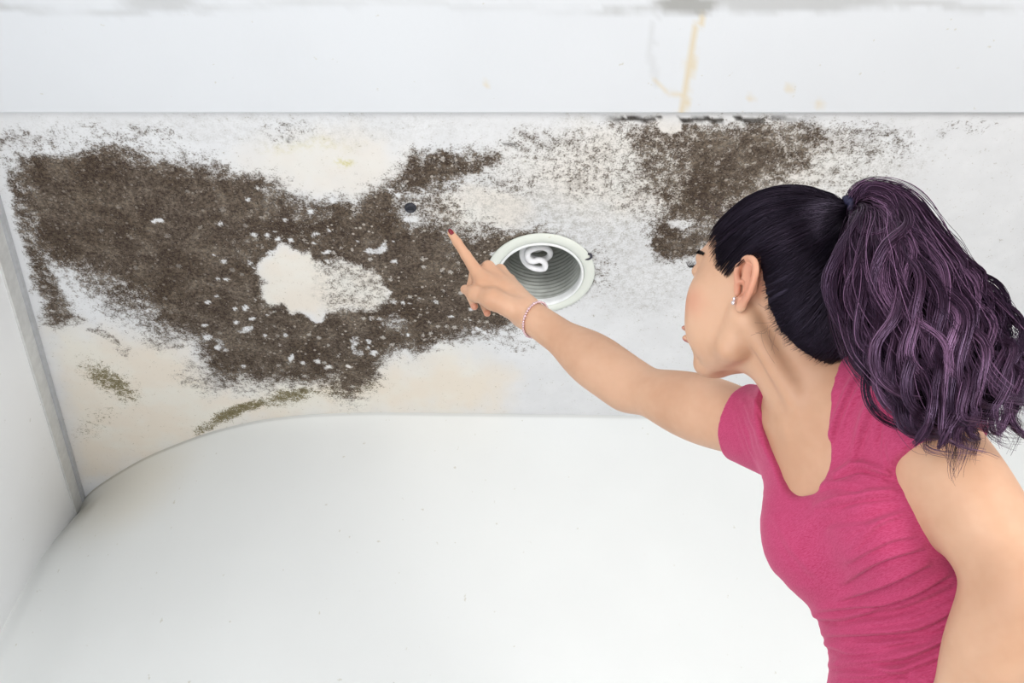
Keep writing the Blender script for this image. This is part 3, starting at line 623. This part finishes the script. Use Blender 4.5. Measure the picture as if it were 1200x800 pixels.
hlf = [-140, -92, -70, -48, -34, -27, -22, -12, 8, 20, 30, 38, 46, 58, 70, 82, 100, 130]
hlu = [-80, -78, -66, -46, -22, 5, 26, 36, 36, 30, 8, 8, 32, 50, 66, 74, 80, 84]
def hline(f): return np.interp(f, hlf, hlu)
Cs = H(-6, 32, 0)
def sampleD(fl, Pq):
    ix = []
    for q in range(3):
        a = fl.ax[q]; t = (Pq[..., q] - a[0]) / (a[1] - a[0]); ix.append(np.clip(t, 0, len(a) - 1.001))
    i = [t.astype(int) for t in ix]; f = [t - j for t, j in zip(ix, i)]; r = 0
    for dx in (0, 1):
        for dy in (0, 1):
            for dz in (0, 1): r = r + fl.D[i[0] + dx, i[1] + dy, i[2] + dz] * (f[0] if dx else 1 - f[0]) * (f[1] if dy else 1 - f[1]) * (f[2] if dz else 1 - f[2])
    return r
def surf_r(dirs):
    rs = np.linspace(0.03, 0.17, 71); P = Cs + dirs[..., None, :] * rs[:, None]; d = sampleD(hc, P)
    ins = d < 0; k = ins.shape[-1] - 1 - np.argmax(ins[..., ::-1], -1); k = np.clip(k, 0, 69)
    d0 = np.take_along_axis(d, k[..., None], -1)[..., 0]; d1 = np.take_along_axis(d, k[..., None] + 1, -1)[..., 0]
    return rs[k] + (rs[1] - rs[0]) * np.clip(d0 / (d0 - d1 + 1e-9), 0, 1)
# tie point on the back of the crown (in the head's middle plane)
best = min(((abs(J0[0] - 1000) + abs(J0[1] - 246), f, u_) for f in range(-120, -20, 3) for u_ in range(20, 150, 3) for J0 in [(600 + FPX * H(f, u_, 0)[0] / H(f, u_, 0)[2], 400 - FPX * H(f, u_, 0)[1] / H(f, u_, 0)[2])]))
TIE = H(best[1], best[2], 0); print('tie', best, TIE, 'Cs', Cs)
tdir = nrmz(TIE - Cs)
def localc(P): q = (P - HO) / (HS * 0.001); return q @ hf, q @ hu, q @ hl
# scalp cap
cv, cf = hc.mesh(); f_, u_, l_ = localc(cv); sel = u_ > hline(f_) + 2
sel = u_ > hline(f_) + 8 + 10 * sm(f_, 20, 50)
keep = sel[cf].all(1); cf = cf[keep]; used = np.unique(cf); mp = np.full(len(cv), -1); mp[used] = np.arange(len(used))
cap = newmesh('hair', toworld(cv[used] ), mp[cf], M_hair, person); attr(cap, 'tone', np.zeros(len(used)))
cap['label'] = 'dark purple-black hair pulled back into a high ponytail'
NSk = 4200; dirs = rng.normal(size=(NSk * 4, 3)); dirs /= np.linalg.norm(dirs, axis=1, keepdims=True)
e1 = surf_r(dirs); st = Cs + dirs * e1[:, None]; f_, u_, l_ = localc(st); m = (u_ > hline(f_) + rng.uniform(0, 1, len(f_)) ** 1.3 * (8 + 20 * sm(f_, 20, 50)) - 1); dirs = dirs[m][:NSk]
# extra roots right at the hairline
ff = rng.uniform(-100, 86, 1700); fu = hline(ff) + rng.normal(2.5, 5.5, len(ff)); ll = rng.choice([-1, 1], len(ff)) * np.sqrt(np.clip(1 - ((ff + 2) / 95) ** 2, 0.02, 1)) * 75
q = np.array([H(a, b, c) for a, b, c in zip(ff, fu, ll)]) - Cs; q /= np.linalg.norm(q, axis=1, keepdims=True)
dirs = np.vstack([dirs, q]); n = len(dirs); M = 16
clump = (fbm(dirs[:, 0] * 9 + 5, dirs[:, 1] * 9 + dirs[:, 2] * 5, 3, 91) - 0.5)
t = np.linspace(0, 1, M)[None, :, None]; cosom = np.clip(dirs @ tdir, -1, 1); om = np.arccos(cosom)[:, None, None]
D_ = (np.sin((1 - t) * om) * dirs[:, None] + np.sin(t * om) * tdir) / (np.sin(om) + 1e-6)
sidev = np.cross(dirs, tdir); D_ = D_ + sidev[:, None] * (np.sin(np.pi * t) * (clump[:, None, None] * 0.25 + rng.normal(0, 0.030, (n, 1, 1)))); 
D_ = D_ - np.array([0, 1, 0]) * (np.sin(np.pi * t) * 0.10 * np.clip(om - 0.5, 0, 1)); D_ /= np.linalg.norm(D_, axis=2, keepdims=True)
Rr = surf_r(D_) + 0.0006 + np.sin(np.pi * t[..., 0]) * (0.001 + 0.0055 * vnoise(dirs[:, 0] * 22, dirs[:, 1] * 22 + dirs[:, 2] * 13, 3)[:, None]) + rng.uniform(0, 0.0012, (n, 1))
Rr[:, -3:] += np.array([0.001, 0.003, 0.004]); 
path = Cs + D_ * Rr[..., None]
fc = rng.normal(0, 1, (n, 1, 3)) * 0.0035 * (t ** 6); path = path + fc
rad = np.broadcast_to(np.array([0.00012, 0.00025, 0.00036] + [0.00042] * (M - 4) + [0.0004]), (n, M))
tone = np.clip(0.30 + clump * 1.1 + rng.normal(0, 0.16, n), 0, 1)
strands('combed_hair', path, rad, tone, M_hair, cap)

# ponytail ---------------------------------------------------------
tz = TIE[2]
ctr = [(1004, 244, tz), (1020, 238, tz - .01), (1040, 258, tz - .03), (1050, 298, tz - .055), (1062, 345, tz - .08), (1090, 400, tz - .11), (1118, 450, tz - .135), (1148, 492, tz - .15)]
CT = spline([J(*c) for c in ctr], 60); wid = np.interp(np.linspace(0, 1, 60), [0, .14, .29, .43, .57, .71, .86, 1], [.008, .018, .036, .055, .070, .072, .066, .050]); dep = wid * 0.62
tg = np.gradient(CT, axis=0); tg /= np.linalg.norm(tg, axis=1, keepdims=True); pr = np.cross(tg, [0, 0, 1]); pr /= np.linalg.norm(pr, axis=1, keepdims=True); dpv = np.cross(pr, tg)
core = Field([np.arange(0.33, 0.62, 0.004), np.arange(-0.16, 0.22, 0.004), np.arange(0.80, 1.25, 0.004)])
for i in range(0, 52, 3):
    core.ell(CT[i], (wid[i] * 0.72, wid[i] * 0.6, dep[i] * 0.7), np.array([pr[i], tg[i], dpv[i]]), 0.02)
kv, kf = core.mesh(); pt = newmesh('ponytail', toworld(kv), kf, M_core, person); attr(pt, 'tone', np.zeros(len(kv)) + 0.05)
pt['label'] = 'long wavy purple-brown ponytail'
TT = np.linspace(0, 1, 60); PTS = []; RAD = []; TN = []
def lockstrands(G, cnt, r0, tone0, r1=0.45, tn=0.17, srad=0.00040):
    n = len(G); T_ = np.gradient(G, axis=0); T_ /= np.linalg.norm(T_, axis=1, keepdims=True) + 1e-9
    A_ = np.cross(T_, [0.2, 0.1, 0.97]); A_ /= np.linalg.norm(A_, axis=1, keepdims=True); B_ = np.cross(T_, A_)
    tt = np.linspace(0, 1, n); cl = r0 * (1 - (1 - r1) * tt ** 1.5) * np.minimum(1, tt * 8 + 0.35)
    for _ in range(cnt):
        a = rng.uniform(0, 2 * np.pi); r = math.sqrt(rng.random()); tw = rng.uniform(-1.5, 1.5)
        ph = rng.uniform(0, 6.3); am = abs(rng.normal(0, 0.0014))
        p = G + (r * cl * np.cos(a + tw * tt))[:, None] * A_ + (r * cl * np.sin(a + tw * tt))[:, None] * B_ * 0.6
        p = p + (am * np.sin(11 * tt + ph))[:, None] * A_
        L = rng.uniform(0.86, 1.0); ti = tt * L; p = np.stack([np.interp(ti, tt, p[:, k]) for k in range(3)], 1)
        PTS.append(p); RAD.append(srad * np.concatenate([np.ones(n - 8), np.linspace(1, 0.25, 8)])); TN.append(np.clip(tone0 + rng.normal(0, tn), 0, 1))
for g in range(150):
    a = rng.uniform(0, 2 * np.pi); r = rng.uniform(0.45, 1.0) ** 0.6
    if g < 60: a = rng.uniform(-np.pi * 0.95, -0.05 * np.pi)
    ca, sa = r * math.cos(a), r * math.sin(a); ph = rng.uniform(0, 6.3); fr = rng.uniform(1.6, 2.6); end = rng.uniform(0.8, 1.12)
    tt = TT * end; tt_c = np.clip(tt, 0, 1)
    cx = np.stack([np.interp(tt_c, TT, CT[:, k]) for k in range(3)], 1); w_ = np.interp(tt_c, TT, wid); d_ = np.interp(tt_c, TT, dep)
    P_ = np.stack([np.interp(tt_c, TT, pr[:, k]) for k in range(3)], 1); Dv = np.stack([np.interp(tt_c, TT, dpv[:, k]) for k in range(3)], 1); Tv = np.stack([np.interp(tt_c, TT, tg[:, k]) for k in range(3)], 1)
    amp = 0.010 * np.clip(tt * 1.6 - 0.12, 0, 1) + 0.010 * np.clip(tt * 2 - 1.1, 0, 1)
    G = cx + P_ * (w_ * ca + amp * np.sin(2 * np.pi * fr * (tt + 0.35 * tt ** 2) + ph))[:, None] + Dv * (d_ * sa + amp * 0.6 * np.cos(2 * np.pi * fr * tt + ph))[:, None]
    G = G + Tv * (np.clip(tt - 1, 0, 1) * 0.35)[:, None]
    lockstrands(G, 34, 0.0072, np.clip(0.36 + rng.normal(0, 0.28), 0.0, 0.98))
for g in range(70):                           # fine strands lying over the locks
    a = rng.uniform(-np.pi, 0.15 * np.pi); ca, sa = 0.97 * math.cos(a), 1.02 * math.sin(a); ph = rng.uniform(0, 6.3); fr = rng.uniform(1.2, 2.4); end = rng.uniform(0.55, 1.08)
    tt = TT * end; cx = np.stack([np.interp(tt, TT, CT[:, k]) for k in range(3)], 1); w_ = np.interp(tt, TT, wid); d_ = np.interp(tt, TT, dep)
    P_ = np.stack([np.interp(tt, TT, pr[:, k]) for k in range(3)], 1); Dv = np.stack([np.interp(tt, TT, dpv[:, k]) for k in range(3)], 1)
    G = cx + P_ * (w_ * ca + 0.010 * tt * np.sin(6.28 * fr * tt + ph))[:, None] + Dv * (d_ * sa + 0.006 * tt * np.cos(6.28 * fr * tt + ph))[:, None]
    lockstrands(G, 6, 0.014, np.clip(0.42 + rng.normal(0, 0.25), 0.0, 0.98), 0.8, 0.22, 0.0003)
def pxlock(pts, cnt, r0, tone, d0=0.0):
    lockstrands(spline([J(*p) for p in pts], 60), cnt, r0, tone, 0.3)
z_ = lambda k: tz - k
for pts, c_, r0, tn_ in [
    ([(1008, 240, z_(.02)), (1012, 252, z_(.05)), (985, 296, z_(.07)), (971, 332, z_(.08)), (984, 375, z_(.09)), (1010, 405, z_(.10)), (1035, 432, z_(.11))], 60, .009, .3),
    ([(1010, 238, z_(.02)), (1024, 262, z_(.06)), (1006, 310, z_(.09)), (998, 350, z_(.10)), (1016, 392, z_(.12)), (1040, 425, z_(.13))], 60, .008, .45),
    ([(1016, 232, z_(.02)), (1050, 270, z_(.08)), (1056, 330, z_(.115)), (1048, 370, z_(.14)), (1026, 404, z_(.15)), (1029, 440, z_(.155)), (1056, 462, z_(.16)), (1082, 467, z_(.165))], 55, .007, .65),
    ([(1010, 236, z_(.02)), (1020, 222, z_(.03)), (1044, 232, z_(.05)), (1048, 262, z_(.07)), (1022, 276, z_(.075)), (1000, 262, z_(.06))], 50, .007, .5),
    ([(1012, 236, z_(.01)), (1030, 224, z_(.02)), (1066, 238, z_(.03)), (1098, 280, z_(.04)), (1122, 330, z_(.06)), (1150, 385, z_(.08)), (1172, 430, z_(.10))], 70, .010, .3),
    ([(1010, 240, z_(.01)), (1022, 228, z_(.03)), (1050, 238, z_(.05)), (1080, 272, z_(.07)), (1100, 320, z_(.09)), (1092, 370, z_(.11)), (1112, 420, z_(.13))], 60, .010, .4),
    ([(1010, 240, z_(.0)), (1018, 226, z_(.0)), (1046, 228, z_(.0)), (1082, 262, z_(.02)), (1105, 310, z_(.04)), (1120, 350, z_(.06))], 60, .010, .3),
    ([(1008, 240, z_(.01)), (1012, 226, z_(.02)), (1026, 220, z_(.03)), (1052, 234, z_(.05)), (1064, 262, z_(.08)), (1036, 290, z_(.10)), (1022, 330, z_(.11)), (1030, 370, z_(.12))], 60, .009, .5),
    ([(1060, 265, z_(.08)), (1095, 300, z_(.10)), (1105, 350, z_(.12)), (1085, 400, z_(.15)), (1108, 440, z_(.16)), (1150, 455, z_(.16)), (1185, 440, z_(.15))], 55, .008, .55),
    ([(1110, 400, z_(.13)), (1150, 425, z_(.14)), (1178, 460, z_(.15)), (1186, 495, z_(.15)), (1206, 514, z_(.15)), (1232, 520, z_(.15))], 40, .006, .35),
    ([(1130, 360, z_(.09)), (1165, 400, z_(.10)), (1190, 428, z_(.11)), (1225, 440, z_(.12))], 40, .006, .3),
    ([(1120, 440, z_(.15)), (1160, 472, z_(.16)), (1168, 505, z_(.155)), (1194, 470, z_(.14)), (1186, 440, z_(.13))], 34, .005, .5),
    ([(1075, 420, z_(.15)), (1092, 460, z_(.17)), (1088, 495, z_(.18)), (1070, 524, z_(.175))], 38, .006, .35),
    ([(1100, 430, z_(.15)), (1125, 470, z_(.17)), (1110, 505, z_(.18)), (1100, 528, z_(.18))], 38, .006, .45),
    ([(1120, 440, z_(.15)), (1142, 480, z_(.17)), (1136, 505, z_(.17)), (1150, 516, z_(.17))], 34, .006, .3)]:
    pxlock(pts, c_, r0, tn_)
strands('hair_lock', np.array(PTS), np.array(RAD), np.array(TN), M_tail, pt)
# loose flyaway hairs
PTS = []; RAD = []; TN = []
for _ in range(100):
    i = rng.integers(8, 55); s_ = 1; b = CT[i] + pr[i] * wid[i] * 0.85 * (s_ if pr[i][0] > 0 else -s_)
    d0 = nrmz(tg[i] + rng.normal(0, 0.45, 3) + np.array([0.35 * s_, 0.05, 0])); L = rng.uniform(0.012, 0.036); cu = rng.normal(0, 0.35, 3) - 0.9 * nrmz(pr[i]) * np.sign(pr[i][0])
    k = np.linspace(0, 1, 16)[:, None]; PTS.append(b + d0 * L * k + cu * L * k ** 2 * 1.3 + np.sin(k * rng.uniform(3, 8)) * rng.normal(0, 0.06, 3) * L); RAD.append(np.full(16, 0.00009)); TN.append(0.3)
strands('stray_hair', np.array(PTS), np.array(RAD), np.array(TN), M_tail, pt); PTS = []; RAD = []; TN = []
for _ in range(48):                             # wisps over forehead and nape
    if _ == 28: strands('forehead_wisp', np.array(PTS), np.array(RAD), np.array(TN), M_tail, cap); PTS = []; RAD = []; TN = []
    if _ < 28: a = H(rng.uniform(55, 86), rng.uniform(66, 100), rng.uniform(0, 40)); d0 = nrmz(hf * 0.7 + hu * 0.9 * rng.random() + rng.normal(0, .3, 3)); L = rng.uniform(.008, .026)
    else: a = H(rng.uniform(-60, -26), rng.uniform(-45, -5), rng.uniform(40, 58)); d0 = nrmz(-hu * .9 + hf * rng.uniform(-.3, .3) + hl * 0.05); L = rng.uniform(.012, .028)
    k = np.linspace(0, 1, 16)[:, None]; PTS.append(a + d0 * L * k + rng.normal(0, .6, 3) * L * k ** 2); RAD.append(np.full(16, 0.00012)); TN.append(0.2)
strands('nape_wisp', np.array(PTS), np.array(RAD), np.array(TN), M_tail, cap)
# hair tie
c0 = TIE + (CT[4] - TIE) * 0.15; ax = nrmz(CT[5] - TIE); p1 = nrmz(np.cross(ax, [0, 0, 1])); p2 = np.cross(ax, p1)
ring = np.array([[c0 + 0.0145 * (math.cos(a) * p1 + math.sin(a) * p2) + ax * 0.0015 * math.sin(9 * a) for a in np.linspace(0, 2 * math.pi, 49)]])
Vt, Ft = tubes(ring, np.array([[0.0046 + 0.0008 * math.sin(14 * a) for a in np.linspace(0, 2 * math.pi, 49)]]), 10)
newmesh('hair_tie', toworld(Vt), Ft, simple('navy_elastic', (30, 28, 60), 0.7), cap)

# ------------------------------------------------------------------ eyes, lashes, brows
def sphere(c, r, n=16):
    V = []; 
    for i in range(n + 1):
        th = math.pi * i / n
        for j in range(2 * n): a = math.pi * j / n; V.append((c[0] + r * math.sin(th) * math.cos(a), c[1] + r * math.sin(th) * math.sin(a), c[2] + r * math.cos(th)))
    F = [(i * 2 * n + j, i * 2 * n + (j + 1) % (2 * n), (i + 1) * 2 * n + (j + 1) % (2 * n), (i + 1) * 2 * n + j) for i in range(n) for j in range(2 * n)]
    return np.array(V), F
M_eye = simple('eye_white', (235, 232, 228), 0.15); M_iris = simple('dark_brown_iris', (44, 28, 20), 0.1); M_lash = simple('black_lash', (18, 14, 18), 0.5)
for sgn in (1, -1):
    V, F = sphere(H(78, 16.5, 31 * sgn), 0.0110); eb = newmesh('eye', toworld(V), F, M_eye, person)
    V, F = sphere(H(83.8, 16.5, 31 * sgn), 0.0058, 10); newmesh('iris', toworld(V), F, M_iris, eb)
    L = []; 
    for k in np.linspace(-1, 1, 14):
        b = snap(H(86.5 - 5.5 * k * k, 24 - 3.5 * k * k, (31 + 13 * k) * sgn), hf + 0.3 * hl * sgn * k); out = hf + hl * 0.55 * k * sgn
        L.append(spline([b, b + 0.004 * out - 0.0008 * hu, b + 0.0065 * out + 0.001 * hu, b + 0.0085 * out + 0.0045 * hu], 10))
    Vt, Ft = tubes(np.array(L), np.tile(np.linspace(0.0006, 0.0002, 10), (14, 1)), 4); newmesh('eyelashes', toworld(Vt), Ft, M_lash, eb)
    L = []
    for k in np.linspace(0, 1, 260):
        kk = k + rng.normal(0, .01); b = H(92 - 22 * kk ** 2.0, 34 + 5 * math.sin(2.6 * kk) + rng.uniform(-3.2, 3.2) * (1 - .5 * kk), (11 + 45 * kk) * sgn); b = snap(b, hf + hl * sgn * kk * 1.2)
        d = hl * sgn * (0.8) + hu * (0.5 - 0.8 * kk) - hf * 0.45 * kk; L.append(np.array([b + d * 0.006 * s for s in np.linspace(0, 1, 5)]))
    Vt, Ft = tubes(np.array(L), np.tile([.0005, .0006, .0005, .0004, .0002], (260, 1)), 3); newmesh('eyebrow', toworld(Vt), Ft, M_lash, person)
# ------------------------------------------------------------------ earring, bracelet, nails
M_sil = NT('bright_silver').out(lin((225, 215, 218)), 0.18, Metallic=0.9)
ec = Enear(-3, -20, 4.5)
er = None
for off, r in (((4.5, 0, 1.5), .0028), ((4.5, 4.6, 1), .0022), ((-9, 2, 0), .0020)):
    c = ec + 0.001 * (off[0] * hf + off[1] * hu + off[2] * hl); V, F = sphere(c, r, 8)
    if er is None: er = newmesh('earring', toworld(V), F, M_sil, person)
    else: newmesh('earring_stone', toworld(V), F, M_sil, er)
axw = nrmz(WRF - ELF); bcn = ELF + (WRF - ELF) * 0.905; q1 = nrmz(np.cross(axw, [0, 0, 1])); q2 = np.cross(axw, q1)
Vb = []; Fb = []; nb = 42
for i in range(nb):
    a = 2 * math.pi * i / nb; V, F = sphere(bcn + 0.0293 * (math.cos(a) * q1 + math.sin(a) * q2) + axw * 0.006 * math.sin(a * 1 + 1.0), 0.0021 if i % 3 else 0.0026, 6)
    Fb += [tuple(x + len(Vb) * 0 + sum(len(v) for v in Vb) for x in f) for f in F]; Vb.append(V)
br_ = newmesh('beaded_bracelet', toworld(np.vstack(Vb)), Fb, NT('pink_silver_beads').out(lin((228, 200, 205)), 0.22, Metallic=0.6), person); br_['label'] = 'thin bracelet of small pink and silver beads'
M_nail = simple('dark_red_nail_polish', (116, 12, 28), 0.25)
def nail(c, tipdir, up, L, wd):
    V = []; tipdir = nrmz(tipdir); up = nrmz(up - (up @ tipdir) * tipdir); sd = np.cross(tipdir, up)
    for i in range(9):
        s = i / 8; ww = wd * (math.sin(math.pi * (0.25 + 0.5 * s)) ** 0.6) * (1 if s < .8 else 0.8)
        for j in range(9):
            t_ = (j / 8 - .5) * 2; V.append(c + tipdir * L * (s - .5) + sd * ww * t_ * 0.5 + up * (0.0022 - 0.0022 * t_ * t_ - 0.0012 * (s - .3) ** 2))
    V += [v - up * 0.0008 for v in V]; F = [(i * 9 + j, i * 9 + j + 1, i * 9 + j + 10, i * 9 + j + 9) for i in range(8) for j in range(8)]; F += [tuple(81 + x for x in f[::-1]) for f in F]
    return np.array(V), F
tp = J(528.5, 273, 1.488); td = tp - J(536, 284, 1.488)
V, F = nail(tp + nrmz(td) * 0.001 + np.array([0.0010, 0.0006, -0.0052]), td, np.array([0.25, 0.2, -1.0]), 0.0105, 0.0078); fn = newmesh('fingernail', toworld(V), F, M_nail, person); fn['label'] = 'dark red painted fingernail'

# ------------------------------------------------------------------ jeans and shoes below the frame
def tw(p): return toworld(np.array(p)[None])[0]
PW = tw(PEL); SW = nrmz(np.array([*(ts[0] * Rv + ts[1] * Uv + ts[2] * Fv)[:2], 0])); FW = nrmz(np.array([*(tf[0] * Rv + tf[1] * Uv + tf[2] * Fv)[:2], 0])); TWR = np.array([v[0] * Rv + v[1] * Uv + v[2] * Fv for v in TFR])
jn = Field([np.arange(PW[0] - 0.35, PW[0] + 0.35, 0.006), np.arange(PW[1] - 0.45, PW[1] + 0.35, 0.006), np.arange(0.04, PW[2] + 0.16, 0.006)])
jn.ell(PW, (0.160, 0.135, 0.115), TWR, 0.05)
feet = []
for s_ in (1, -1):
    hip = PW + SW * 0.085 * s_ - np.array([0, 0, 0.05]); an = np.array([PW[0], PW[1] - 0.10, 0.09]) + SW * 0.11 * s_; kn_ = (hip + an) / 2 + FW * 0.03 + np.array([0, 0, 0.03])
    jn.cone(hip, kn_, 0.088, 0.062, 0.03); jn.cone(kn_, an, 0.062, 0.046, 0.03); feet.append(an)
x, y, z = jn.ax; cut = PW + (TWR[1]) * 0.115
jn.D = np.maximum(jn.D, ((x[:, None, None] - cut[0]) * TWR[1][0] + (y[None, :, None] - cut[1]) * TWR[1][1] + (z[None, None, :] - cut[2]) * TWR[1][2]).astype(np.float32))
jn.D = np.maximum(jn.D, (0.07 - z)[None, None, :].astype(np.float32) + 0 * jn.D)
V, F = jn.mesh(); mj = NT('blue_denim'); newmesh('jeans', V, F, mj.out(mj.mix(mj.step(mj.noise(400, 3), .3, .7), lin((38, 52, 84)), lin((62, 80, 116))), 0.85), person)
for an in feet:
    sf = Field([np.arange(an[0] - 0.26, an[0] + 0.26, 0.005), np.arange(an[1] - 0.26, an[1] + 0.26, 0.005), np.arange(-0.02, 0.16, 0.005)])
    sf.cone(an - FW * 0.02 + np.array([0, 0, -0.035]), an + FW * 0.13 + np.array([0, 0, -0.052]), 0.042, 0.036, 0.02); sf.cone(an + np.array([0, 0, -0.03]), an + np.array([0, 0, 0.0]), 0.042, 0.044, 0.02)
    zz = sf.ax[2]; sf.D = np.maximum(sf.D, (0.001 - zz)[None, None, :].astype(np.float32) + 0 * sf.D); V, F = sf.mesh(); so_ = newmesh('shoe', V, F, simple('white_canvas', (225, 225, 222), 0.7), person)
